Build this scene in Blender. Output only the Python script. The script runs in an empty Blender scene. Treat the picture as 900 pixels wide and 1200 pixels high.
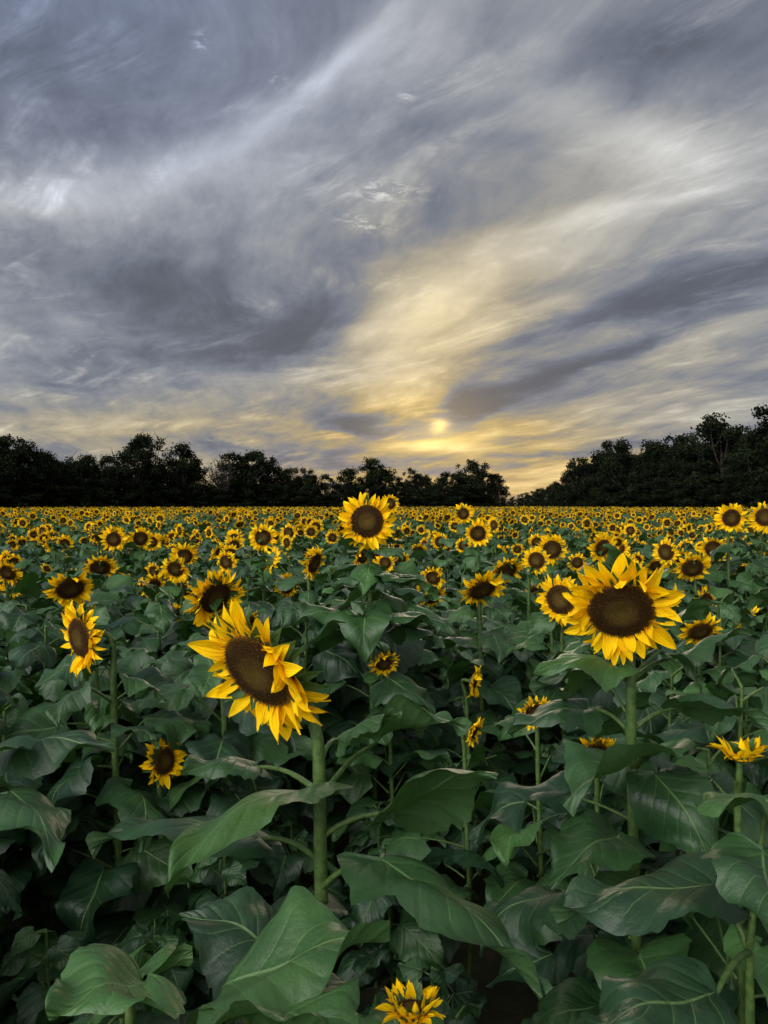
import bpy, math, random
import numpy as np
from mathutils import Vector, Matrix
R = random.Random(7)
CZ = 2.0; F = 890.0
def P(px, py, d): return np.array([(px-450)/F*d, d, CZ-(py-592)/F*d])
scene = bpy.context.scene
scene.view_settings.view_transform = 'Standard'
scene.view_settings.look = 'None'
scene.view_settings.exposure = 0

# ------------------------------------------------------------------ node helper
class NT:
    def __init__(s, tree): s.t = tree; s.n = tree.nodes; s.l = tree.links
    def new(s, typ, ins=None, **props):
        n = s.n.new(typ)
        for k, v in props.items(): setattr(n, k, v)
        if ins:
            for k, v in ins.items(): s.set(n.inputs[k], v)
        return n
    def set(s, sock, v):
        if isinstance(v, bpy.types.NodeSocket): s.l.new(v, sock)
        else: sock.default_value = v
    def m(s, op, a, b=None, c=None, clamp=False):
        n = s.n.new('ShaderNodeMath'); n.operation = op; n.use_clamp = clamp
        for i, v in enumerate((a, b, c)):
            if v is not None: s.set(n.inputs[i], v)
        return n.outputs[0]
    def vm(s, op, a, b=None, scale=None):
        n = s.n.new('ShaderNodeVectorMath'); n.operation = op
        s.set(n.inputs[0], a)
        if b is not None: s.set(n.inputs[1], b)
        if scale is not None: s.set(n.inputs['Scale'], scale)
        return n.outputs['Value'] if op in ('DOT_PRODUCT', 'LENGTH') else n.outputs['Vector']
    def comb(s, x, y, z=0.0):
        n = s.n.new('ShaderNodeCombineXYZ')
        for i, v in enumerate((x, y, z)): s.set(n.inputs[i], v)
        return n.outputs[0]
    def noise(s, vec, scale, detail=4, rough=0.5, dist=0.0, color=False):
        n = s.new('ShaderNodeTexNoise', {'Vector': vec, 'Scale': scale, 'Detail': detail, 'Roughness': rough, 'Distortion': dist})
        return n.outputs['Color'] if color else n.outputs[0]
    def smooth(s, v, a, b, lo=0.0, hi=1.0):
        n = s.new('ShaderNodeMapRange', {'Value': v, 'From Min': a, 'From Max': b, 'To Min': lo, 'To Max': hi}, interpolation_type='SMOOTHSTEP')
        return n.outputs[0]
    def mix(s, f, a, b):
        n = s.n.new('ShaderNodeMix'); n.data_type = 'RGBA'
        s.set(n.inputs[0], f); s.set(n.inputs[6], a); s.set(n.inputs[7], b)
        return n.outputs[2]

# ------------------------------------------------------------------ world / sky
SUN_AZ = math.atan((513-450)/F); SUN_EL = math.atan((592-495)/F)
w = bpy.data.worlds.new("World"); scene.world = w; w.use_nodes = True
w.cycles.sampling_method = 'NONE'
k = NT(w.node_tree); k.n.clear()
g = k.new('ShaderNodeTexCoord').outputs['Generated']
sp = k.new('ShaderNodeSeparateXYZ', {0: g}); x, y, z = sp.outputs[0], sp.outputs[1], sp.outputs[2]
ys = k.m('MAXIMUM', y, 0.15)
X = k.m('MULTIPLY_ADD', k.m('DIVIDE', x, ys), 8.9, 4.5)
Y = k.m('MULTIPLY_ADD', k.m('DIVIDE', z, ys), -8.9, 5.92)
XY = k.comb(X, Y)
zs = k.m('ADD', k.m('MAXIMUM', z, 0.0), 0.11)
cpx = k.m('DIVIDE', x, zs); cpy = k.m('DIVIDE', y, zs)
cp = k.comb(cpx, cpy)
def streakvec(theta, long, short, src=None):
    n2 = k.new('ShaderNodeMapping', {'Vector': src or cp, 'Rotation': (0, 0, math.radians(theta))}, vector_type='POINT')
    return k.vm('MULTIPLY', n2.outputs[0], (short, long, 1))
wn = k.noise(cp, 0.8, 3, 0.5, 0.0, True)
wsub = k.vm('SUBTRACT', wn, (.5, .5, .5))
wf = k.vm('SUBTRACT', k.noise(streakvec(-35, .8, 2.0), 2.2, 6, 0.6, 0.0, True), (.5, .5, .5))
wv = k.vm('ADD', k.vm('MULTIPLY', wsub, (1.1, .8, 0)), k.vm('MULTIPLY', wf, (.55, .40, 0)))
U = k.vm('ADD', XY, wv)
U0 = k.vm('ADD', XY, k.vm('SCALE', wv, scale=0.40))
cw = k.vm('ADD', cp, k.vm('MULTIPLY', wsub, (.6, .6, 0)))
def blob(vec, cx, cy, sx, sy, ang, amp, acc):
    n = k.new('ShaderNodeMapping', {'Vector': vec, 'Location': (cx/100, cy/100, 0), 'Rotation': (0, 0, math.radians(ang)), 'Scale': (sx/100, sy/100, 1)}, vector_type='TEXTURE')
    d = k.vm('DOT_PRODUCT', n.outputs[0], n.outputs[0])
    e = k.m('EXPONENT', k.m('MULTIPLY', d, -1.0))
    return k.m('MULTIPLY_ADD', e, amp, acc)
V = 0.565
for b in [(-20, 50, 190, 110, 0, -.12), (110, 218, 210, 36, -12, .16), (330, 120, 240, 30, -35, .10), (390, 70, 120, 16, -42, .15),
          (600, 20, 170, 50, -20, .07), (850, 50, 180, 60, -20, -.12), (740, 165, 140, 42, 20, .17), (730, 250, 150, 12, -12, .12),
          (440, 190, 190, 30, -28, -.05), (150, 330, 230, 44, 10, -.13), (230, 405, 200, 36, -6, -.08), (350, 378, 110, 32, -28, -.16), (60, 455, 160, 40, 8, .03),
          (480, 400, 95, 80, -35, .25), (600, 300, 220, 50, -25, .12), (820, 335, 230, 28, -18, -.15), (830, 400, 160, 14, -16, .09), (590, 385, 90, 12, -22, .06)]:
    V = blob(U, *b, V)
for b in [(190, 505, 240, 20, 5, .06), (350, 530, 150, 18, 5, -.12), (690, 428, 190, 12, -19, -.15), (630, 452, 110, 16, -15, -.15), (548, 468, 40, 24, -35, -.17), (430, 498, 70, 12, 10, -.19), (505, 521, 60, 9, 4, .28),
          (640, 556, 140, 12, -8, .20), (720, 503, 150, 8, -8, .14), (800, 470, 140, 11, -10, .05), (690, 530, 120, 8, -6, -.10), (560, 508, 60, 6, -5, .16), (300, 562, 300, 10, 0, .07)]:
    V = blob(U0, *b, V)
s1 = k.noise(streakvec(-40, 0.65, 1.3, cw), 1.5, 9, 0.60, 0.0)
s2 = k.noise(streakvec(-16, 0.55, 2.4, cw), 2.2, 8, 0.64, 0.0)
s3 = k.noise(cw, 1.9, 9, 0.62, 0.0)
fib = k.noise(streakvec(-46, 0.5, 3.6, cw), 2.6, 8, 0.66, 0.0)
patch = k.smooth(s3, .44, .64)
det = k.m('MULTIPLY', k.m('SUBTRACT', s1, .5), .44)
det = k.m('ADD', det, k.m('MULTIPLY', k.m('SUBTRACT', s2, .5), .34))
det = k.m('ADD', det, k.m('MULTIPLY', k.m('SUBTRACT', s3, .5), .26))
det = k.m('ADD', det, k.m('MULTIPLY', k.m('MULTIPLY', k.smooth(fib, .46, .72), patch), .17))
V = k.m('ADD', V, det)
puf = 0.0
for b in [(452, 226, 42, 11, 3, 1.0), (424, 263, 28, 8, 12, .9), (326, 97, 9, 7, 20, 1.0), (235, 52, 8, 12, 0, .8), (475, 115, 9, 6, 0, .7)]:
    puf = blob(XY, *b, puf)
pn = k.smooth(k.noise(k.comb(X, k.m('MULTIPLY', Y, 2.2)), 4.2, 7, 0.75, 0.2), .46, .60)
V = k.m('MULTIPLY_ADD', k.m('MULTIPLY', puf, pn), .26, V)
V = k.m('SMOOTH_MAX', V, 0.37, 0.10)
W_ = 0.0
for b in [(505, 400, 150, 120, -30, .62), (515, 510, 130, 40, 0, 1.0), (200, 510, 320, 45, 0, .60), (680, 560, 230, 35, 0, 1.0), (760, 450, 220, 110, -15, .32), (650, 250, 220, 90, -20, .18), (450, 575, 600, 24, 0, .7)]:
    W_ = blob(U0, *b, W_)
W_ = k.m('MINIMUM', W_, 1.0)
W_ = k.m('MULTIPLY', W_, k.smooth(V, .46, .64, .0, 1.0))
cool = k.mix(k.smooth(V, .42, .70), (0.93, 0.980, 1.095, 1), (0.985, 1.0, 1.02, 1))
cool = k.mix(k.m('MULTIPLY', k.smooth(z, .28, .56), k.smooth(x, .15, -.35)), cool, (0.90, 0.97, 1.14, 1))
tint = k.mix(W_, cool, (1.13, 0.99, 0.70, 1))
col = k.vm('SCALE', tint, scale=V)
cs = k.new('ShaderNodeSeparateXYZ', {0: col})
lin = k.comb(*[k.m('POWER', cs.outputs[i], 2.2) for i in range(3)])
sunb = blob(U0, 514, 494, 9, 6, -8, .95, 0.0); sunb = blob(U0, 510, 514, 50, 13, 0, .40, sunb); sunb = blob(U0, 513, 492, 62, 42, 0, .13, sunb)
lin = k.vm('ADD', lin, k.vm('SCALE', (1.0, 0.68, 0.14), scale=sunb))
# eastern half of the sky (behind the camera): unseen glow added to light petals
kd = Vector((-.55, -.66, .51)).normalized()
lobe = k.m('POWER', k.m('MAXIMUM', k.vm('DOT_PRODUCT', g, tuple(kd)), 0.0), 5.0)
east_fill = k.vm('SCALE', (1.0, 0.985, 0.955), scale=k.m('MULTIPLY_ADD', lobe, 5.8, 0.50))
lin = k.mix(k.smooth(y, -0.15, 0.35), east_fill, lin)
lin = k.mix(k.smooth(z, -0.05, 0.0), (0.03, 0.035, 0.03, 1), lin)
sky = k.new('ShaderNodeTexSky', sky_type='NISHITA', sun_disc=False)
sky.sun_elevation = SUN_EL; sky.sun_rotation = SUN_AZ; sky.air_density = 1; sky.dust_density = 1
b1 = k.new('ShaderNodeBackground', {0: sky.outputs[0], 1: 0.002})
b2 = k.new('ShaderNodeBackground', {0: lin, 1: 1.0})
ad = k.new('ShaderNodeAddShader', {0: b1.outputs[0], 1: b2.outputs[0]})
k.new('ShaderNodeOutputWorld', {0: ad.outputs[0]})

sd = Vector((math.sin(SUN_AZ)*math.cos(SUN_EL), math.cos(SUN_AZ)*math.cos(SUN_EL), math.sin(SUN_EL)))
sl = bpy.data.lights.new("sun", 'SUN'); sl.energy = 0.5; sl.angle = math.radians(20); sl.color = (1, .84, .62)
so = bpy.data.objects.new("sun", sl); scene.collection.objects.link(so)
so.rotation_euler = sd.to_track_quat('Z', 'Y').to_euler(); so.location = (20, 60, 40)

# ------------------------------------------------------------------ materials
def mat(name):
    m = bpy.data.materials.new(name); m.use_nodes = True
    kk = NT(m.node_tree); kk.n.clear(); return m, kk
def attr(kk, name): return kk.new('ShaderNodeAttribute', attribute_name=name).outputs['Fac']

def leaf_mat():
    m, q = mat("leaf_green")
    uv = q.new('ShaderNodeUVMap').outputs[0]
    s = q.new('ShaderNodeSeparateXYZ', {0: uv})
    sv = q.m('ABSOLUTE', q.m('MULTIPLY_ADD', s.outputs[0], 2.0, -1.0)); t = s.outputs[1]
    tint = attr(q, "tint")
    pos = q.new('ShaderNodeTexCoord').outputs['Object']
    n1 = q.noise(pos, 9, 3, .6)
    n2 = q.noise(pos, 70, 3, .65)
    qq = q.m('MULTIPLY', q.m('SUBTRACT', t, q.m('MULTIPLY', q.m('POWER', sv, .85), .36)), 6.0)
    qq = q.m('ADD', qq, q.m('MULTIPLY', n1, .6))
    fr = q.m('ABSOLUTE', q.m('SUBTRACT', q.m('FRACT', qq), .5))
    side = q.m('MULTIPLY', q.smooth(fr, 0.0, .035, 1, 0), q.smooth(sv, .2, .98, .9, .1))
    mid = q.smooth(sv, .010, .04, 1, 0)
    vein = q.m('MAXIMUM', side, mid)
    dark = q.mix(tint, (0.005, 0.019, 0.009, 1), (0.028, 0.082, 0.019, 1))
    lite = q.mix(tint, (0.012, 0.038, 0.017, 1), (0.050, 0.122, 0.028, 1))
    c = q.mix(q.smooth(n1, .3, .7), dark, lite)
    c = q.mix(q.m('MULTIPLY', n2, .16), c, (0.05, .10, .035, 1))
    c = q.mix(q.m('MULTIPLY', vein, .48), c, (0.15, .25, .08, 1))
    back = q.new('ShaderNodeNewGeometry').outputs['Backfacing']
    c = q.mix(q.m('MULTIPLY', back, .35), c, (0.055, .10, .04, 1))
    h = q.m('MULTIPLY', n2, 1.1); h = q.m('ADD', h, q.m('MULTIPLY', q.smooth(fr, 0, .3), .6)); h = q.m('SUBTRACT', h, q.m('MULTIPLY', mid, .8))
    bmp = q.new('ShaderNodeBump', {'Height': h, 'Strength': .48, 'Distance': .004}).outputs[0]
    pr = q.new('ShaderNodeBsdfPrincipled', {'Base Color': c, 'Roughness': .40, 'Normal': bmp, 'Specular IOR Level': .33})
    tr = q.new('ShaderNodeBsdfTranslucent', {'Color': (0.06, .18, .015, 1), 'Normal': bmp})
    mx = q.new('ShaderNodeMixShader', {0: .11, 1: pr.outputs[0], 2: tr.outputs[0]})
    q.new('ShaderNodeOutputMaterial', {0: mx.outputs[0]}); return m
def petal_mat():
    m, q = mat("petal_yellow")
    uv = q.new('ShaderNodeUVMap').outputs[0]
    s = q.new('ShaderNodeSeparateXYZ', {0: uv}); t = s.outputs[1]
    tint = attr(q, "tint")
    c = q.mix(q.smooth(t, 0, .5), (0.92, .38, .001, 1), (1.0, .60, .001, 1))
    c = q.mix(q.m('MULTIPLY', tint, .5), c, (1.0, .74, .010, 1))
    st = q.m('SINE', q.m('MULTIPLY', s.outputs[0], 34.0))
    c = q.mix(q.m('MULTIPLY', q.smooth(st, -.2, -1), .18), c, (0.78, .35, .002, 1))
    bmp = q.new('ShaderNodeBump', {'Height': st, 'Strength': .45, 'Distance': .0012}).outputs[0]
    pr = q.new('ShaderNodeBsdfPrincipled', {'Base Color': c, 'Roughness': .65, 'Normal': bmp, 'Specular IOR Level': .10})
    tr = q.new('ShaderNodeBsdfTranslucent', {'Color': (1.0, .60, .002, 1), 'Normal': bmp})
    mx = q.new('ShaderNodeMixShader', {0: .30, 1: pr.outputs[0], 2: tr.outputs[0]})
    q.new('ShaderNodeOutputMaterial', {0: mx.outputs[0]}); return m
def disc_mat():
    m, q = mat("seed_disc_brown")
    tint = attr(q, "tint")
    r = q.new('ShaderNodeValToRGB', {0: tint}); cr = r.color_ramp
    cr.elements[0].position = 0; cr.elements[0].color = (0.080, .055, .008, 1)
    cr.elements[1].position = 1; cr.elements[1].color = (0.32, .15, .006, 1)
    for p_, c_ in ((.42, (0.055, .032, .006, 1)), (.55, (0.026, .011, .003, 1)), (.88, (0.042, .018, .003, 1))):
        e = cr.elements.new(p_); e.color = c_
    pos = q.new('ShaderNodeTexCoord').outputs['Object']
    n = q.noise(pos, 260, 2, .6)
    c = q.mix(q.smooth(n, .52, .80), r.outputs[0], (0.20, .11, .012, 1))
    bmp = q.new('ShaderNodeBump', {'Height': n, 'Strength': .9, 'Distance': .005}).outputs[0]
    pr = q.new('ShaderNodeBsdfPrincipled', {'Base Color': c, 'Roughness': .8, 'Normal': bmp, 'Specular IOR Level': .15})
    q.new('ShaderNodeOutputMaterial', {0: pr.outputs[0]}); return m
def simple_mat(name, c1, c2, scale, rough=.6, bump=.3, dist=.01, coord='Object'):
    m, q = mat(name)
    pos = q.new('ShaderNodeTexCoord').outputs[coord]
    n = q.noise(pos, scale, 4, .65)
    c = q.mix(q.smooth(n, .35, .65), c1, c2)
    bmp = q.new('ShaderNodeBump', {'Height': n, 'Strength': bump, 'Distance': dist}).outputs[0]
    pr = q.new('ShaderNodeBsdfPrincipled', {'Base Color': c, 'Roughness': rough, 'Normal': bmp, 'Specular IOR Level': .3})
    q.new('ShaderNodeOutputMaterial', {0: pr.outputs[0]}); return m
M_LEAF, M_PETAL, M_DISC = leaf_mat(), petal_mat(), disc_mat()
M_STEM = simple_mat("stem_green", (0.034, .070, .016, 1), (0.070, .120, .028, 1), 70, .5, .5, .003)
M_SOIL = simple_mat("soil", (0.018, .016, .010, 1), (0.035, .035, .016, 1), 3, .95, .6, .05)
M_BARK = simple_mat("bark", (0.014, .012, .009, 1), (0.035, .027, .021, 1), 6, .9, .5, .03)
def tree_leaf_mat():
    m, q = mat("tree_foliage")
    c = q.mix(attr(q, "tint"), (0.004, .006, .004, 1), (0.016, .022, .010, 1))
    d = q.new('ShaderNodeBsdfDiffuse', {'Color': c})
    q.new('ShaderNodeOutputMaterial', {0: d.outputs[0]}); return m
M_TREE = tree_leaf_mat()
MATS = [M_LEAF, M_PETAL, M_DISC, M_STEM]
LEAF, PETAL, DISC, STEM = 0, 1, 2, 3

# ------------------------------------------------------------------ mesh builder
class MB:
    def __init__(s): s.v = []; s.f = []; s.uv = []; s.t = []; s.m = []; s.n = 0
    def add(s, v, f, mat, uv=None, tint=0.5):
        v = np.asarray(v, float); n = len(v)
        s.v.append(v); s.f += [tuple(i+s.n for i in a) for a in f]; s.m += [mat]*len(f)
        s.uv.append(np.zeros((n, 2)) if uv is None else np.asarray(uv, float))
        s.t.append(np.full(n, tint) if np.isscalar(tint) else np.asarray(tint, float)); s.n += n
    def mesh(s, name, mats=MATS):
        me = bpy.data.meshes.new(name)
        V_ = np.concatenate(s.v); me.from_pydata(V_.tolist(), [], s.f)
        for m in mats: me.materials.append(m)
        me.polygons.foreach_set('material_index', np.array(s.m, dtype=np.int32))
        me.polygons.foreach_set('use_smooth', np.ones(len(s.f), dtype=bool))
        li = np.empty(len(me.loops), dtype=np.int32); me.loops.foreach_get('vertex_index', li)
        UV = np.concatenate(s.uv)[li].astype(np.float32)
        me.uv_layers.new(name="UVMap").data.foreach_set('uv', UV.ravel())
        a = me.attributes.new("tint", 'FLOAT', 'POINT'); a.data.foreach_set('value', np.concatenate(s.t).astype(np.float32))
        me.update(); return me
_gc = {}
def gridf(nr, nc, closed=False):
    key = (nr, nc, closed)
    if key not in _gc:
        L = []
        for i in range(nr-1):
            for j in range(nc if closed else nc-1):
                j2 = (j+1) % nc
                L.append((i*nc+j, i*nc+j2, (i+1)*nc+j2, (i+1)*nc+j))
        _gc[key] = L
    return _gc[key]
def tube(mb, pts, rad, seg, mat, tint=.5):
    pts = np.asarray(pts, float); n = len(pts)
    T = np.gradient(pts, axis=0); T /= np.linalg.norm(T, axis=1)[:, None]+1e-9
    ref = np.array([1., .13, 0]) if abs(T[0][0]) < .8 else np.array([0., 1, .1])
    vs = []
    for i in range(n):
        a = np.cross(T[i], ref); a /= np.linalg.norm(a)+1e-9; b = np.cross(T[i], a)
        for j in range(seg):
            th = 2*math.pi*j/seg
            vs.append(pts[i]+rad[i]*(a*math.cos(th)+b*math.sin(th)))
    mb.add(vs, gridf(n, seg, True), mat, None, tint)
def bez(p0, p1, p2, p3, n):
    t = np.linspace(0, 1, n)[:, None]
    return (1-t)**3*p0+3*(1-t)**2*t*p1+3*(1-t)*t*t*p2+t**3*p3

def leaf(mb, base, az, pitch0, droop, L, W, roll=0, rnd=R, nt=14, ns=8, tint=.4, mat=LEAF):
    """cordate sunflower leaf; az: heading angle in XY; pitch radians"""
    t = np.linspace(0.0, 1, nt+1); s = np.linspace(-1, 1, ns+1)
    t = t**1.15
    fold = rnd.uniform(.05, .60); sag = rnd.uniform(.2, .8); tw = rnd.uniform(-.7, .7); bend = rnd.uniform(-.25, .25)
    ph1, ph2 = rnd.uniform(0, 6), rnd.uniform(0, 6); amp = rnd.uniform(.05, .13); fr1 = rnd.uniform(7, 15)
    f2 = rnd.uniform(17, 29)
    pit = pitch0 - droop*t**1.3
    dt = np.diff(t, prepend=0)
    cy = np.cumsum(np.cos(pit)*dt)*L; cz = np.cumsum(np.sin(pit)*dt)*L
    prof = np.sin(math.pi*np.clip(t, 0, 1)**.58)**.82
    prof *= (1-.25*np.clip((t-.5)/.5, 0, 1)**.8*(t < .995))
    TT, SS = np.meshgrid(t, s, indexing='ij')
    w = (W/2*np.clip(prof, 0.002, None))[:, None]
    A = np.abs(SS)
    ser = 1+.035*np.sin(TT*58+ph1)*(A > .9)*(nt > 18)+.05*np.sin(TT*19+ph2*np.sign(SS))*A**3
    xx = w*SS*ser
    sh = -.26*L*A**2*np.exp(-TT*7)*np.clip(prof*1.6, 0, 1)[:, None]
    off = fold*np.abs(xx) - sag*xx**2/(W/2) + amp*W*A**1.6*np.sin(TT*fr1+ph1+(SS > 0)*2.1)
    off += .022*W*np.sin(TT*f2+ph2+(SS > 0)*2)*A**2.5 + .03*W*np.sin(TT*9+SS*4+ph2)
    angt = tw*TT
    xr = xx*np.cos(angt)-off*np.sin(angt)*1; zr = off*np.cos(angt)+xx*np.sin(angt)
    xr = xr + bend*L*TT**2*.6
    P_ = pit[:, None]
    Yl = cy[:, None]+np.cos(P_)*sh-np.sin(P_)*zr
    Zl = cz[:, None]+np.sin(P_)*sh+np.cos(P_)*zr
    c0, s0 = math.cos(pitch0), math.sin(pitch0)
    al = Yl*c0+Zl*s0; up = -Yl*s0+Zl*c0
    cr, sr = math.cos(roll), math.sin(roll)
    x2 = xr*cr-up*sr; up2 = xr*sr+up*cr
    Yl = al*c0-up2*s0; Zl = al*s0+up2*c0
    ca, sa = math.cos(az), math.sin(az)
    v = np.stack([base[0]+Yl*ca+x2*sa, base[1]+Yl*sa-x2*ca, base[2]+Zl], -1).reshape(-1, 3)
    uv = np.stack([SS*.5+.5, TT], -1).reshape(-1, 2)
    mb.add(v, gridf(nt+1, ns+1), mat, uv, tint)

def leaf_to(mb, base, tip, W, droop=.6, roll=0, rnd=R, nt=30, ns=16, tint=.5):
    d = tip-base; dist = np.linalg.norm(d); az = math.atan2(d[1], d[0]); ch = math.asin(d[2]/dist)
    leaf(mb, base, az, ch+droop*.42, droop, dist*(1+droop*droop/30), W, roll, rnd, nt, ns, tint)

def frame(n, spin):
    n = np.array(n, float); n /= np.linalg.norm(n)
    up = np.array([0, 0, 1.]) if abs(n[2]) < .95 else np.array([0, 1., 0])
    a = np.cross(up, n); a /= np.linalg.norm(a); b = np.cross(n, a)
    c, s = math.cos(spin), math.sin(spin)
    return np.stack([a*c+b*s, -a*s+b*c, n], 1)
def head(mb, C, n, D, rnd=R, lod=0, young=0.0, foldv=None):
    """sunflower head facing n, overall diameter D"""
    M = frame(n, rnd.uniform(0, 6)); Rd = D*.5*rnd.uniform(.52, .58)*(1-.25*min(1, young)); Lp = D*.5-Rd*.82
    tr = lambda v: np.asarray(v) @ M.T + C
    nr, sg = [(9, 40), (6, 22), (4, 12), (2, 8)][lod]
    vs, ts = [], []
    for i in range(nr):
        r = i/(nr-1); zz = Rd*(.20*(1-r**2.2)-.10*math.exp(-(r/.3)**2))+.0
        for j in range(sg):
            a = 2*math.pi*j/sg; vs.append((Rd*r*math.cos(a), Rd*r*math.sin(a), zz)); ts.append(r*.9)
    mb.add(tr(vs), gridf(nr, sg, True), DISC, None, ts)
    if lod <= 1:
        N = 1100 if lod == 0 else 220
        vs, fs, ts = [], [], []
        for i in range(N):
            r = math.sqrt((i+.5)/N); a = i*2.39996
            zz = Rd*(.20*(1-r**2.2)-.10*math.exp(-(r/.3)**2))
            sz = Rd*1.25/math.sqrt(N)*(1.0 if r > .5 else .8); hh = sz*(1.3+1.4*max(0, r-.55)*2*rnd.uniform(.6, 1.3))*(1 if r > .35 else .7)
            cx, cy = Rd*r*math.cos(a), Rd*r*math.sin(a); b0 = len(vs)
            ja, jb = rnd.uniform(-.4, .4)*sz, rnd.uniform(-.4, .4)*sz
            for q in range(4):
                aa = a+q*math.pi/2; vs.append((cx+.62*sz*math.cos(aa), cy+.62*sz*math.sin(aa), zz-.1*sz))
            vs.append((cx+ja+.3*hh*r*math.cos(a), cy+jb+.3*hh*r*math.sin(a), zz+hh))
            tipt = min(1, r*.95+.12*rnd.random()+(.25 if rnd.random() < .14 else 0))
            fs += [(b0+q, b0+(q+1) % 4, b0+4) for q in range(4)]; ts += [r*.95]*4+[tipt]
        mb.add(tr(vs), fs, DISC, None, ts)
    np_ = [58, 46, 26, 13][lod]; nt, ns = [(9, 4), (6, 2), (3, 2), (2, 1)][lod]
    side = rnd.uniform(0, 6.28); fk = .6
    if foldv is not None:
        fv = np.array(foldv); side = math.atan2(fv @ M[:, 1], fv @ M[:, 0]); fk = 1.5
    for i in range(np_):
        lay = i % 3
        a = 2*math.pi*(i+rnd.uniform(-.5, .5))/np_
        l = Lp*rnd.uniform(.72, 1.10)*(1.06, 1.0, .92)[lay]; wd = l*rnd.uniform(.34, .48)*(1.3 if lod >= 2 else 1)*(1.5 if lod == 3 else 1)
        fl = max(0, math.cos(a-side))**(2 if foldv is None else 4)
        e0 = rnd.uniform(-.15, .35)+(-.12, .08, .28)[lay]+young*rnd.uniform(.3, .9)+fl*rnd.uniform(0, fk); cv = rnd.gauss(.25, .5)
        if rnd.random() < .09: cv -= 1.3
        tws = rnd.gauss(0, .6); cup = rnd.uniform(.1, .8); lat = rnd.gauss(0, .17)
        t = np.linspace(0, 1, nt+1); s = np.linspace(-1, 1, ns+1) if ns > 1 else np.array([-1., 1.])
        pit = e0-cv*t; dt = np.diff(t, prepend=0)
        rr = Rd*.90+np.cumsum(np.cos(pit)*dt)*l; zz = np.cumsum(np.sin(pit)*dt)*l-.004-.004*lay
        pf = (.42+.58*np.sin(math.pi*np.clip(t*.86+.1, 0, 1)))*np.sqrt(np.clip(1-t**2.6, 0, 1))
        if lod == 3: pf = np.array([.7, 1, .05])
        TT, SS = np.meshgrid(t, s, indexing='ij')
        xx = wd/2*pf[:, None]*SS; off = cup*np.abs(xx)*1.0+.05*wd*np.sin(TT*9+i)*SS
        an = tws*TT; xr = xx*np.cos(an)-off*np.sin(an)+lat*l*TT**1.5; zr = off*np.cos(an)+xx*np.sin(an)
        RR = rr[:, None]-np.sin(pit)[:, None]*zr; ZZ = zz[:, None]+np.cos(pit)[:, None]*zr
        ca, sa = math.cos(a), math.sin(a)
        v = np.stack([RR*ca-xr*sa, RR*sa+xr*ca, ZZ], -1).reshape(-1, 3)
        mb.add(tr(v), gridf(nt+1, len(s)), PETAL, np.stack([SS*.5+.5, TT], -1).reshape(-1, 2), rnd.random())
    if lod <= 2:
        sg = [20, 12, 8][lod]; vs = []
        pr_ = [(1.0, -.02), (1.02, -.14), (.8, -.36), (.45, -.52), (.16, -.70)]
        for r, z_ in pr_:
            for j in range(sg):
                a = 2*math.pi*j/sg; vs.append((Rd*r*math.cos(a), Rd*r*math.sin(a), Rd*z_))
        mb.add(tr(vs), gridf(5, sg, True), STEM, None, .5)
    if lod <= 1:
        nb = [26, 16][lod]
        for i in range(nb):
            a = 2*math.pi*(i+rnd.uniform(-.3, .3))/nb; l = Lp*rnd.uniform(.5, .85); wd = l*.55
            e0 = rnd.uniform(-.2, .4)+.6*young; cv = rnd.uniform(-.2, .9); t = np.linspace(0, 1, 5); s = np.array([-1., 0, 1])
            pit = e0-cv*t; rr = Rd*.92+np.cumsum(np.cos(pit)*.25)*l-.25*l; zz = np.cumsum(np.sin(pit)*.25)*l-Rd*.14
            pf = np.array([.8, 1, .75, .35, .03]); TT, SS = np.meshgrid(t, s, indexing='ij')
            xx = wd/2*pf[:, None]*SS; RR = rr[:, None]+0*xx; ZZ = zz[:, None]+np.abs(xx)*.4
            ca, sa = math.cos(a), math.sin(a)
            v = np.stack([RR*ca-xx*sa, RR*sa+xx*ca, ZZ], -1).reshape(-1, 3)
            mb.add(tr(v), gridf(5, 3), LEAF, np.stack([SS*.1+.2, TT*.1], -1).reshape(-1, 2), .75)
    return Rd

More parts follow.
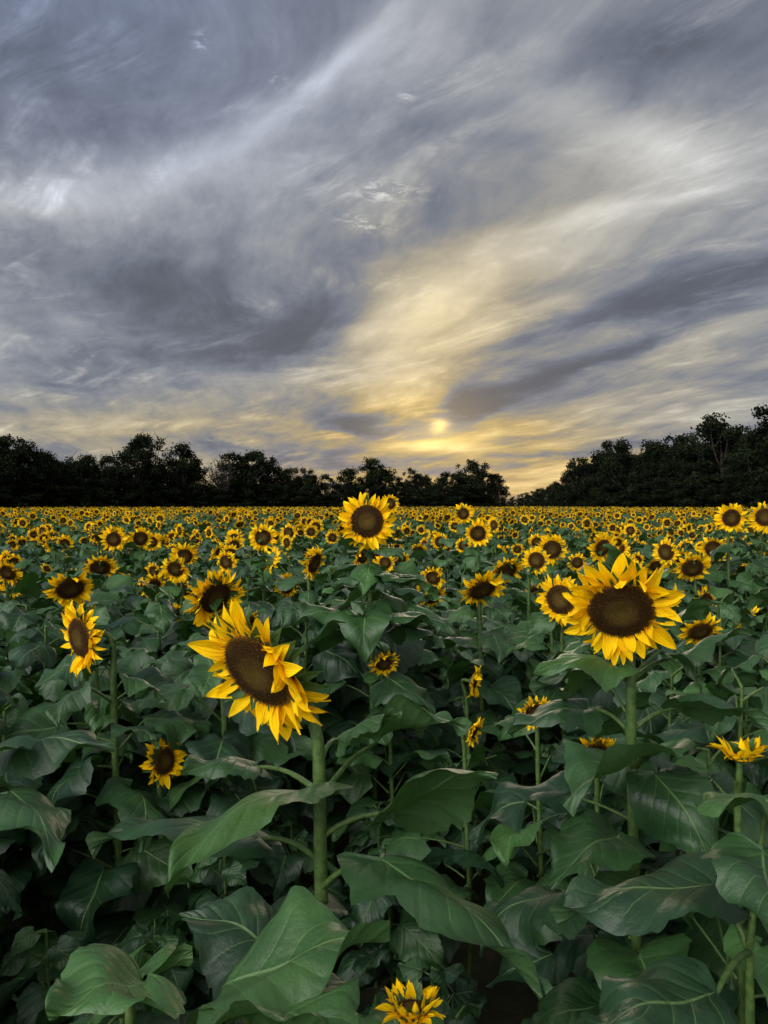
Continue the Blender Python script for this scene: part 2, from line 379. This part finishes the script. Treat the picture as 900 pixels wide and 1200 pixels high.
def plant_parts(C, n, D, bx, by, rnd, lod, young=0, topleaf=True, avoid=None, nohead=False, straight=False, foldv=None):
    ms, mh, ml = MB(), MB(), MB()
    n = np.array(n, float); n /= np.linalg.norm(n)
    if nohead: Rd = D*.25
    else: Rd = head(mh, C, n, D, rnd, lod, young, foldv)
    E = C-n*Rd*.66
    ne = min(.16, .08+D*.3)
    if straight: ne = .20
    N_ = np.array([bx, by, E[2]-ne])
    nseg = [10, 8, 6, 4][lod]; sgn = [12, 8, 5, 3][lod]
    if straight: neck = bez(N_, N_+np.array([0, 0, ne*.45]), E-n*.035+np.array([0, 0, -.035]), E, nseg)
    else: neck = bez(N_, N_+np.array([0, 0, ne*.75]), E-n*ne*.55, E, nseg)
    low = np.stack([np.array([bx+.02*math.sin(q*3)*(1-q)*2, by, N_[2]*q]) for q in np.linspace(0, 1, 7 if lod < 2 else 3)[:-1]])
    pts = np.concatenate([low, neck]); sr = .0125*(D/.27)**.5
    rad = np.concatenate([np.linspace(sr*1.3, sr, len(low)), np.linspace(sr*.95, sr*.8, nseg)])
    rad[-1] = Rd*.2
    tube(ms, pts, rad, sgn, STEM)
    if lod < 3:
        H = N_[2]; nl = [21, 18, 13][lod]; a = rnd.uniform(0, 6)
        for i in range(nl):
            f = i/(nl-1); hz = H*(.38+.62*f) if lod < 2 else H*(.6+.42*f); a += 2.4+rnd.uniform(-.3, .3)
            big = (1-.40*max(0, f-.7)/.3)
            L = rnd.uniform(.20, .31)*big; Wd = L*rnd.uniform(.74, .95)
            pl = rnd.uniform(.09, .19)*big
            if avoid and avoid(a, hz): continue
            pe = rnd.uniform(.2, .9); st = np.array([bx, by, hz])
            h_ = np.array([math.cos(a), math.sin(a), 0])
            e = st+h_*pl*math.cos(pe)+np.array([0, 0, pl*math.sin(pe)])
            mid_ = st+h_*pl*.5+np.array([0, 0, pl*math.sin(pe)*.75])
            if lod < 2: tube(ms, bez(st, (st+mid_)/2, mid_, e, 5), [.0055, .0045, .004, .0036, .0032], 6 if lod == 0 else 4, STEM)
            nt, ns = [(26, 12), (12, 6), (5, 4)][lod]
            leaf(ml, e, a, rnd.uniform(-.35, .35), rnd.uniform(.5, 1.5), L, Wd, rnd.uniform(-.5, .5), rnd, nt, ns, min(1, max(0, rnd.gauss(.1+.42*f, .26))))  # lower leaves tinted darker: light falloff put into the leaf colour
        if topleaf and lod < 2:
            for i in range(4):
                a = rnd.uniform(0, 6.28); L = rnd.uniform(.10, .17)
                leaf(ml, neck[2+i]+0, a, rnd.uniform(-.2, .6), rnd.uniform(.6, 1.4), L, L*.6, 0, rnd, 10, 6, .6)
    else:
        H = N_[2]
        for i in range(7):
            a = rnd.uniform(0, 6.28); L = rnd.uniform(.22, .36)
            leaf(ml, np.array([bx+.1*math.cos(a), by+.1*math.sin(a), H*rnd.uniform(.84, 1.07)]), a, .1, .9, L, L*.9, 0, rnd, 3, 2, rnd.uniform(.1, .8))
    return ms, mh, ml

root = scene.collection
def link(name, me, parent=None, loc=None):
    o = bpy.data.objects.new(name, me); root.objects.link(o)
    if parent: o.parent = parent
    if loc is not None: o.location = loc
    return o

# ------------------------------------------------------------------ individually placed sunflowers
HERO = [
 (303, 787, 182, .29, (-.46, -.70, -.42), (.108, .05), 0, 0),
 (728, 716, 144, .29, (-.18, -.80, -.46), (.055, .10), 0, 0),
 (430, 611, 70, .27, (.02, -1, .02), (.01, .09), 0, 0),
 (93, 748, 88, .25, (-.60, -.72, -.12), (.09, .06), 0, 0),
 (252, 701, 80, .24, (.62, -.60, -.42), (.0, .12), 0, .5),
 (82, 690, 58, .24, (.45, -.65, -.60), (.0, .10), 1, 0),
 (657, 703, 62, .25, (-.60, -.75, -.1), (.03, .1), 1, 0),
 (565, 691, 58, .26, (.25, -.70, -.70), (.0, .1), 1, 0),
 (368, 660, 44, .24, (.85, -.42, -.35), (-.04, .06), 1, 0),
 (821, 740, 52, .20, (.05, -.75, -.65), (.03, .08), 1, 0),
 (627, 836, 46, .14, (.10, -.90, -.35), (.02, .05), 1, .1),
 (698, 880, 52, .14, (.10, -.75, -.60), (.02, .05), 1, .1),
 (868, 884, 74, .14, (.05, .10, 1), (.01, .03), 1, 1.3),
 (482, 1186, 90, .12, (.0, .05, 1), (.01, .03), 1, 1.3),
 (450, 778, 40, .15, (.2, -.75, -.5), (.02, .05), 1, .2),
 (556, 858, 38, .12, (.75, -.4, -.3), (-.03, .05), 1, .6),
 (556, 800, 40, .16, (.90, -.3, -.2), (-.03, .05), 1, .4),
 (192, 893, 62, .18, (.8, -.5, .1), (-.03, .05), 1, .3),
 (133, 632, 33, .27, (.1, -1, -.15), (.02, .1), 1, 0),
 (308, 630, 36, .27, (.0, -1, -.10), (.02, .1), 1, 0),
 (275, 632, 26, .25, (-.3, -1, -.10), (.02, .1), 1, 0),
 (216, 652, 34, .26, (.2, -.9, -.35), (.02, .1), 1, 0),
 (647, 644, 40, .27, (-.1, -1, -.20), (.02, .1), 1, 0),
 (706, 642, 40, .27, (.4, -.9, -.30), (.02, .1), 1, 0),
 (560, 625, 34, .27, (.0, -1, -.15), (.02, .1), 1, 0),
 (543, 602, 26, .27, (.1, -1, -.05), (.02, .1), 1, 0),
 (857, 607, 38, .27, (-.1, -1, -.15), (.02, .1), 1, 0),
 (896, 606, 38, .27, (-.3, -1, -.10), (.02, .1), 1, 0),
 (796, 657, 38, .27, (.1, -.85, -.6), (.02, .1), 1, 0),
 (836, 643, 34, .26, (-.4, -.85, -.3), (.02, .1), 1, 0),
 (8, 684, 40, .25, (-.9, -.4, -.2), (.04, .06), 1, 0),
 (457, 590, 24, .26, (.2, -1, .1), (.01, .1), 1, 0),
 (180, 686, 30, .20, (.5, -.8, -.5), (.01, .1), 1, 0),
 (214, 690, 32, .20, (-.4, -.8, -.5), (.01, .1), 1, 0),
 (178, 635, 24, .26, (.2, -1, -.2), (.01, .1), 1, 0),
 (516, 635, 24, .26, (-.2, -1, -.2), (.01, .1), 1, 0),
 (768, 663, 26, .24, (.2, -.8, -.5), (.01, .1), 1, 0),
]
keep = []; lowsight = []
for i, (px, py, wpx, D, n, off, lod, yg) in enumerate(HERO):
    rnd = random.Random(100+i)
    d = D*F/wpx; C = P(px, py, d); bx, by = C[0]+off[0], C[1]+off[1]
    keep.append((bx, by))
    if d < 4.2: lowsight.append((C, D))
    av = None
    if i == 0: av = lambda a, hz: hz > .75
    elif i == 1: av = lambda a, hz: hz > 1.35 and math.sin(a) < .2
    elif D < .19: av = lambda a, hz, c=C: hz > c[2]-.42 and math.sin(a) < .35
    ms, mh, ml = plant_parts(C-np.array([bx, by, 0]), n, D, 0, 0, rnd, lod, yg, topleaf=(i != 0 and D >= .19), avoid=av, straight=(i == 0), foldv=((.75, 0, .55) if i == 0 else None))
    e = bpy.data.objects.new("sunflower", None); root.objects.link(e); e.location = (bx, by, 0); e.empty_display_size = .1
    o = np.array([bx, by, 0]); zz = lambda py: CZ-(py-592)/F*by
    def hl(b, t, W, st, droop=.6, roll=0, tint=.5, sd_=1):
        B, T_ = P(*b)-o, P(*t)-o; rr = random.Random(sd_)
        s0 = np.array([0, 0, st]); mm = (s0+B)/2+np.array([0, 0, .03])
        tube(ms, bez(s0, (s0+mm)/2, mm, B, 7), np.linspace(.0065, .004, 7), 8, STEM)
        leaf_to(ml, B, T_, W, droop, roll, rr, tint=tint)
    if i == 0:
        hl((372, 925, 1.45), (158, 1040, 1.18), .17, zz(965), .9, -.5, .70, 11)
        hl((445, 1012, 1.36), (634, 1166, 1.10), .225, zz(1045), .7, .25, .30, 12)
        hl((462, 955, 1.50), (606, 906, 1.42), .20, zz(985), .8, .6, .40, 13)
        hl((395, 868, 1.60), (470, 835, 1.62), .11, zz(900), .9, .2, .6, 14)
        hl((440, 872, 1.75), (550, 850, 1.70), .16, zz(940), .9, .4, .55, 15)
        hl((300, 985, 1.45), (110, 985, 1.50), .20, zz(1010), .9, -.2, .10, 16)
        hl((300, 900, 1.75), (205, 905, 1.65), .16, zz(930), .8, -.3, .4, 17)
        hl((372, 1050, 1.55), (330, 1110, 1.30), .18, zz(1060), .7, .0, .0, 18)
    if i == 1:
        hl((725, 780, 1.85), (630, 790, 1.75), .13, zz(800), .9, .2, .8, 21)
        hl((760, 890, 1.80), (690, 950, 1.52), .25, zz(920), .6, .0, .35, 22)
        hl((800, 830, 1.95), (900, 850, 1.80), .20, zz(860), .9, .2, .2, 23)
        hl((690, 830, 2.05), (610, 870, 1.95), .20, zz(860), .9, .2, .2, 24)
        hl((800, 770, 2.1), (880, 740, 2.1), .14, zz(800), .9, .2, .5, 25)
        hl((735, 678, 1.92), (712, 640, 1.86), .08, zz(700), .9, .2, .7, 26)
        hl((790, 730, 2.0), (850, 705, 1.95), .09, zz(745), .9, .2, .7, 27)
    if i == 2:
        for q_, (tx, ty, W) in enumerate([(380, 650, .15), (475, 655, .17), (395, 690, .22), (500, 690, .24), (350, 730, .25), (520, 735, .27), (430, 720, .25)]):
            hl((430+(tx-430)*.25, ty-12, d+.05), (tx, ty, d-.1), W, zz(ty+8), .8, 0, .4, 30+q_)
    for nm, mbb in (("stem", ms), ("flower_head", mh), ("leaves", ml)):
        if mbb.n: link(nm, mbb.mesh(nm), e)

def leafy(rnd, H, lod, nl=23):
    ms = MB(); a = rnd.uniform(0, 6)
    tube(ms, [(0, 0, 0), (.01, 0, H*.5), (0, 0, H)], [.016, .013, .005], 10, STEM)
    for i in range(nl):
        f = i/(nl-1); hz = H*(.34+.66*f); a += 2.4+rnd.uniform(-.3, .3)
        big = 1-.6*max(0, f-.75)/.25
        L = rnd.uniform(.20, .32)*big; pl = rnd.uniform(.08, .18)*big; pe = rnd.uniform(.2, .9)
        h_ = np.array([math.cos(a), math.sin(a), 0]); st = np.array([0, 0, hz])
        e = st+h_*pl*math.cos(pe)+np.array([0, 0, pl*math.sin(pe)]); mid_ = st+h_*pl*.5+np.array([0, 0, pl*math.sin(pe)*.75])
        tube(ms, bez(st, (st+mid_)/2, mid_, e, 5), [.0055, .0045, .004, .0036, .0032], 6, STEM)
        nt, ns = [(26, 12), (14, 8)][lod]
        leaf(ms, e, a, rnd.uniform(-.5, .3), rnd.uniform(.5, 1.6), L, L*rnd.uniform(.74, .95), rnd.uniform(-.7, .7), rnd, nt, ns, min(1, max(0, rnd.gauss(-.12+.44*f, .26))))  # tint falls with height, painting in the dimmer light low in the canopy
    return ms
FG = [((150, 1120, .95), [((170, 1150, .80), (60, 1200, .72), .17, .9), ((120, 1190, .86), (222, 1125, .84), .15, 1.0)]),
      ((300, 1180, 1.0), [((262, 1165, .86), (455, 1110, .84), .19, .70), ((330, 1120, .95), (205, 1075, 1.0), .15, .05), ((300, 1200, .80), (420, 1230, .72), .18, .75)]),
      ((880, 1080, 1.15), [((895, 1000, 1.15), (905, 1120, .95), .16, .3), ((900, 940, 1.3), (815, 945, 1.2), .14, .7), ((840, 1170, 1.0), (700, 1230, .9), .2, .05), ((840, 1040, 1.20), (650, 1075, 1.2), .2, .05)]),
      ((-30, 930, 1.55), [((-20, 890, 1.50), (-60, 900, 1.35), .2, .1), ((10, 930, 1.45), (80, 1010, 1.2), .15, .3), ((0, 880, 1.6), (130, 880, 1.5), .19, .1)])]
for i, (bp, ll) in enumerate(FG):
    rnd = random.Random(300+i); b = P(*bp); mb = MB()
    tube(mb, [(0, 0, 0), (0.01, 0, b[2]*.5), (0, 0, b[2]-.03)], [.014, .012, .006], 10, STEM)
    for B, T_, W, tn in ll:
        B, T_ = P(*B)-np.array([b[0], b[1], 0]), P(*T_)-np.array([b[0], b[1], 0]); s0 = np.array([0, 0, min(b[2]-.05, B[2]-.02)])
        mm = (s0+B)/2+np.array([0, 0, .02])
        tube(mb, bez(s0, (s0+mm)/2, mm, B, 7), np.linspace(.006, .004, 7), 8, STEM)
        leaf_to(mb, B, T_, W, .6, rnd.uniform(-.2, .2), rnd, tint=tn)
    link("sunflower_plant", mb.mesh("sunflower_plant"), None, (b[0], b[1], 0))
    if i < 2: keep.append((b[0], b[1]))

# ------------------------------------------------------------------ field instancing
vc = bpy.data.collections.new("sunflower_variants")
def addvar(name, mb): vc.objects.link(bpy.data.objects.new(name, mb.mesh(name)))
def merge(*mbs):
    o = MB()
    for m in mbs:
        if m.n == 0: continue
        for fa in m.f: o.f.append(tuple(i+o.n for i in fa))
        o.v += m.v; o.uv += m.uv; o.t += m.t; o.m += m.m; o.n += m.n
    return o
NLF, NM, NFAR, NXF = 7, 14, 14, 12
for i in range(NLF): addvar("v%02d" % i, leafy(random.Random(500+i), 1.30, 0 if i < 4 else 1))
def rn(rnd):
    if rnd.random() < .18: return (rnd.choice([-1, 1])*rnd.uniform(.7, 1), -.5, rnd.uniform(-.5, 0))
    return (rnd.gauss(0, .38), -1, rnd.uniform(-.95, -.02))
for i in range(NM):
    rnd = random.Random(600+i); addvar("v%02d" % (NLF+i), merge(*plant_parts(np.array([0, -.10, rnd.uniform(1.36, 1.68)]), rn(rnd), rnd.uniform(.15, .25), 0, 0, rnd, 1)))
for i in range(NFAR):
    rnd = random.Random(700+i); addvar("v%02d" % (NLF+NM+i), merge(*plant_parts(np.array([0, -.10, rnd.uniform(1.44, 1.70)]), rn(rnd), rnd.uniform(.17, .25), 0, 0, rnd, 2, nohead=(i % 7 in (0, 2, 5)))))
for i in range(NXF):
    rnd = random.Random(800+i); addvar("v%02d" % (NLF+NM+NFAR+i), merge(*plant_parts(np.array([0, -.10, rnd.uniform(1.5, 1.72)]), rn(rnd), rnd.uniform(.17, .25), 0, 0, rnd, 3, nohead=(i % 12 in (0, 3, 5, 8, 10, 11)))))
EX = [-600, -300, 0, 595, 603, 612, 640, 680, 740, 800, 850, 900, 1200, 1600]
ED = [75, 88, 118, 208, 330, 330, 262, 215, 162, 137, 114, 102, 74, 60]
pts, rots, scl, idx = [], [], [], []
def put(x_, y_, rz, s, vi):
    pts.append((x_, y_, 0)); rots.append((R.uniform(-.06, .06), R.uniform(-.06, .06), rz)); scl.append(s); idx.append(vi)
def zone(y0, y1, sp_, kind):
    yy = y0
    while yy < y1:
        hw = .66*yy+1.6; xx = -hw
        while xx < hw:
            x_ = xx+R.uniform(-.35, .35)*sp_; y_ = yy+R.uniform(-.35, .35)*sp_; xx += sp_
            dd = max(y_, .3); px = 450+x_/dd*F
            if y_ > 50 and y_ > np.interp(px, EX, ED)-4: continue
            if kind in ('near', 'mid') and any((x_-a)**2+(y_-b)**2 < .05 for a, b in keep): continue
            if kind == 'near':
                bad = False
                for C, D in lowsight:
                    if y_ < C[1]+.05 and C[2] < 1.62:
                        f = y_/C[1]; lz = CZ+(C[2]-CZ)*f
                        if abs(x_-C[0]*f) < .36 and f > .28 and lz < 1.52: bad = True
                if bad:
                    if R.random() < .35: continue
                    put(x_, y_, R.uniform(0, 6.28), R.uniform(.58, .70), R.randrange(NLF)); continue
                s = R.uniform(.98, 1.18) if y_ > 1.9 else (R.uniform(.90, 1.06) if y_ > 1.5 else R.uniform(.84, .95))
                put(x_, y_, R.uniform(0, 6.28), s, R.randrange(NLF))
            elif kind == 'mid':
                if R.random() < (.46 if y_ < 8 else .36): put(x_, y_, R.uniform(0, 6.28), R.uniform(1.0, 1.20), R.randrange(4, NLF))
                else: put(x_, y_, R.gauss(0, .4), R.uniform(.86, 1.07), NLF+R.randrange(NM))
            elif kind == 'far': put(x_, y_, R.gauss(0, .4), R.uniform(.86, 1.08), NLF+NM+R.randrange(NFAR))
            else: put(x_, y_, R.gauss(0, .35), R.uniform(.88, 1.06), NLF+NM+NFAR+R.randrange(NXF))
        yy += sp_
zone(.45, 4.3, .40, 'near'); zone(4.3, 17, .48, 'mid'); zone(17, 50, .62, 'far'); zone(50, 130, 1.0, 'x'); zone(130, 330, 2.3, 'x')
print("FIELD points", len(pts))
fm = bpy.data.meshes.new("sunflower_field"); fm.from_pydata(pts, [], [])
a = fm.attributes.new("rot", 'FLOAT_VECTOR', 'POINT'); a.data.foreach_set('vector', np.array(rots, dtype=np.float32).ravel())
a = fm.attributes.new("scl", 'FLOAT', 'POINT'); a.data.foreach_set('value', np.array(scl, dtype=np.float32))
a = fm.attributes.new("vidx", 'INT', 'POINT'); a.data.foreach_set('value', np.array(idx, dtype=np.int32))
fo = link("sunflower_field", fm)
ng = bpy.data.node_groups.new("scatter_plants", 'GeometryNodeTree')
ng.interface.new_socket("Geometry", in_out='INPUT', socket_type='NodeSocketGeometry')
ng.interface.new_socket("Geometry", in_out='OUTPUT', socket_type='NodeSocketGeometry')
gi, go = ng.nodes.new('NodeGroupInput'), ng.nodes.new('NodeGroupOutput')
ci = ng.nodes.new('GeometryNodeCollectionInfo'); ci.inputs['Collection'].default_value = vc
ci.inputs['Separate Children'].default_value = True; ci.inputs['Reset Children'].default_value = True
ip = ng.nodes.new('GeometryNodeInstanceOnPoints'); ip.inputs['Pick Instance'].default_value = True
def na(name, dt):
    n = ng.nodes.new('GeometryNodeInputNamedAttribute'); n.data_type = dt; n.inputs['Name'].default_value = name; return n.outputs[0]
L_ = ng.links
L_.new(gi.outputs[0], ip.inputs['Points']); L_.new(ci.outputs[0], ip.inputs['Instance'])
L_.new(na("vidx", 'INT'), ip.inputs['Instance Index']); L_.new(na("rot", 'FLOAT_VECTOR'), ip.inputs['Rotation']); L_.new(na("scl", 'FLOAT'), ip.inputs['Scale'])
L_.new(ip.outputs[0], go.inputs[0])
fo.modifiers.new("scatter", 'NODES').node_group = ng

# ------------------------------------------------------------------ ground
gm = bpy.data.meshes.new("ground"); S = 1500
gm.from_pydata([(-S, -200, 0), (S, -200, 0), (S, 2500, 0), (-S, 2500, 0)], [], [(0, 1, 2, 3)]); gm.materials.append(M_SOIL)
link("ground", gm)

# ------------------------------------------------------------------ trees
def tree_mesh(seed, bare=False, shrub=False):
    rnd = random.Random(seed); rs = np.random.RandomState(seed); mb = MB(); H = 12.0
    th = H*rnd.uniform(.25, .42)
    if not shrub:
        tube(mb, [(0, 0, 0), (rnd.uniform(-.2, .2), 0, th*.5), (rnd.uniform(-.3, .3), 0, th), (rnd.uniform(-.6, .6), 0, H*.78)], [.32, .25, .2, .06], 8, 1)
    cl = []
    nlimb = 11 if not bare else 18
    for i in range(nlimb):
        a = rnd.uniform(0, 6.28); z0 = th*rnd.uniform(.5, 1.5); rr = H*rnd.uniform(.14, .32); z1 = min(H*.93, z0+H*rnd.uniform(.12, .5))
        rr *= 1.0-.45*max(0, z1/H-.6)/.4
        p0 = np.array([0, 0, z0]); p3 = np.array([rr*math.cos(a), rr*math.sin(a), z1])
        if not shrub:
            bb = bez(p0, p0+(p3-p0)*np.array([.5, .5, .15]), p0+(p3-p0)*np.array([.85, .85, .6]), p3, 6)
            tube(mb, bb, np.linspace(.13, .04, 6), 5, 1)
            if bare or rnd.random() < .6:
                for q in range(12 if bare else 4):
                    s0 = bb[rnd.randrange(2, 6)]; e = s0+np.array([rnd.gauss(0, .8), rnd.gauss(0, .8), rnd.uniform(.4, 2.2)])
                    tube(mb, [s0, (s0+e)/2+rs.normal(0, .12, 3), e], [.055, .04, .02], 4, 1)
        cl.append((p3, rnd.uniform(.7, 1.5)))
    nc = 30 if not bare else 3
    if shrub: nc = 34
    wx = rnd.uniform(.22, .38); sk = rnd.uniform(-.14, .14)*H
    for i in range(nc):
        zf = rnd.uniform(.14, .97) if not shrub else rnd.uniform(.03, .95)
        env = math.sin(math.pi*min(1, (zf*.80+.14)))**.7*wx*H
        a = rnd.uniform(0, 6.28); q = env*rnd.uniform(.2, 1.12)
        cl.append((np.array([q*math.cos(a)+sk*zf, q*math.sin(a), zf*H]), rnd.uniform(.40, 1.25)))
    for c, r in cl:
        n = int((150 if not bare else 14)*r)
        dirs = rs.normal(0, 1, (n, 3)); dirs /= np.linalg.norm(dirs, axis=1)[:, None]
        pp = c+dirs*(rs.uniform(.25, 1.0, (n, 1))**.6)*r*np.array([1.15, 1.15, .75])+rs.normal(0, .20, (n, 3))
        u = rs.normal(0, 1, (n, 3)); u /= np.linalg.norm(u, axis=1)[:, None]
        v = np.cross(u, rs.normal(0, 1, (n, 3))); v /= np.linalg.norm(v, axis=1)[:, None]
        sz = rs.uniform(.11, .26, (n, 1))
        q = np.stack([pp-u*sz, pp+v*sz*.6, pp+u*sz, pp-v*sz*.6], 1).reshape(-1, 3)
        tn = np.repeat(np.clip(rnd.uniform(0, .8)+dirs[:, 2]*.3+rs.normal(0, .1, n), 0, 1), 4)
        mb.add(q, [(4*j, 4*j+1, 4*j+2, 4*j+3) for j in range(n)], 0, None, tn)
    return mb.mesh("tree", [M_TREE, M_BARK])
tms = [tree_mesh(900+i) for i in range(12)]; bares = [tree_mesh(950, True), tree_mesh(951, True)]; shr = [tree_mesh(960+i, shrub=True) for i in range(3)]
def row(name, prof, dpts, step, x0, x1, rows=2, dz=7, var=.74):
    e = bpy.data.objects.new(name, None); root.objects.link(e)
    xs_, tops = zip(*prof); px = x0
    while px < x1:
        for rw in range(rows):
            p_ = px+R.uniform(-.45, .45)*step; d = np.interp(p_, *zip(*dpts))+rw*dz+R.uniform(-2, 2)
            top = np.interp(p_, xs_, tops); H = (CZ+(592-top)/F*d)*R.uniform(var, 1.10)*(1 if rw == 0 else .82)
            me = R.choice(tms)
            if (238 < p_ < 268) or (0 < p_ < 600 and R.random() < .07): me = R.choice(bares) if rw == 0 else R.choice(tms); H *= 1 if rw == 0 else .70
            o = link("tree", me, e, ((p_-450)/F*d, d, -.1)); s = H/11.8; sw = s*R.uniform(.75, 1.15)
            o.scale = (sw, sw, s); o.rotation_euler = (0, 0, R.uniform(0, 6.28))
        px += step*R.uniform(.6, 1.4)
    px = x0
    while px < x1:
        d = np.interp(px, *zip(*dpts))-2+R.uniform(-1, 1); top = np.interp(px, xs_, tops)
        H = (CZ+(592-top)/F*d)*R.uniform(.30, .52); o = link("shrub", R.choice(shr), e, ((px-450)/F*d, d, -.3)); s = H/12
        o.scale = (s*1.9, s*1.9, s); o.rotation_euler = (0, 0, R.uniform(0, 6.28)); px += step*.40
row("distant_tree_line", [(-400, 488), (-100, 506), (0, 510), (45, 512), (75, 530), (100, 528), (120, 525), (150, 518), (175, 520), (196, 530), (215, 512), (235, 540), (262, 540), (285, 520), (325, 532), (345, 538), (368, 558), (400, 550), (420, 550), (440, 538), (470, 554), (500, 548), (540, 533), (562, 546), (588, 552)],
    [(-400, 85), (0, 120), (300, 165), (600, 212)], 16, -340, 586, var=.70)
row("distant_tree_line", [(624, 573), (650, 558), (680, 541), (700, 533), (740, 515), (775, 522), (800, 508), (825, 500), (840, 488), (870, 502), (900, 484), (1200, 440)],
    [(612, 330), (640, 265), (680, 218), (740, 165), (800, 140), (850, 117), (900, 105), (1200, 78)], 17, 630, 1250, rows=3, dz=9, var=.82)
row("distant_tree_line", [(560, 579), (600, 580), (640, 576)], [(560, 460), (650, 460)], 9, 575, 645, rows=2)

# ------------------------------------------------------------------ camera
cam = bpy.data.cameras.new("camera"); co = bpy.data.objects.new("camera", cam); root.objects.link(co)
cam.sensor_fit = 'VERTICAL'; cam.sensor_height = 36; cam.sensor_width = 27; cam.lens = F/1200*36
cam.clip_start = .05; cam.clip_end = 4000
co.location = (0, 0, CZ); co.rotation_euler = (math.radians(90-math.degrees(math.atan(8/F))), 0, 0)
scene.camera = co
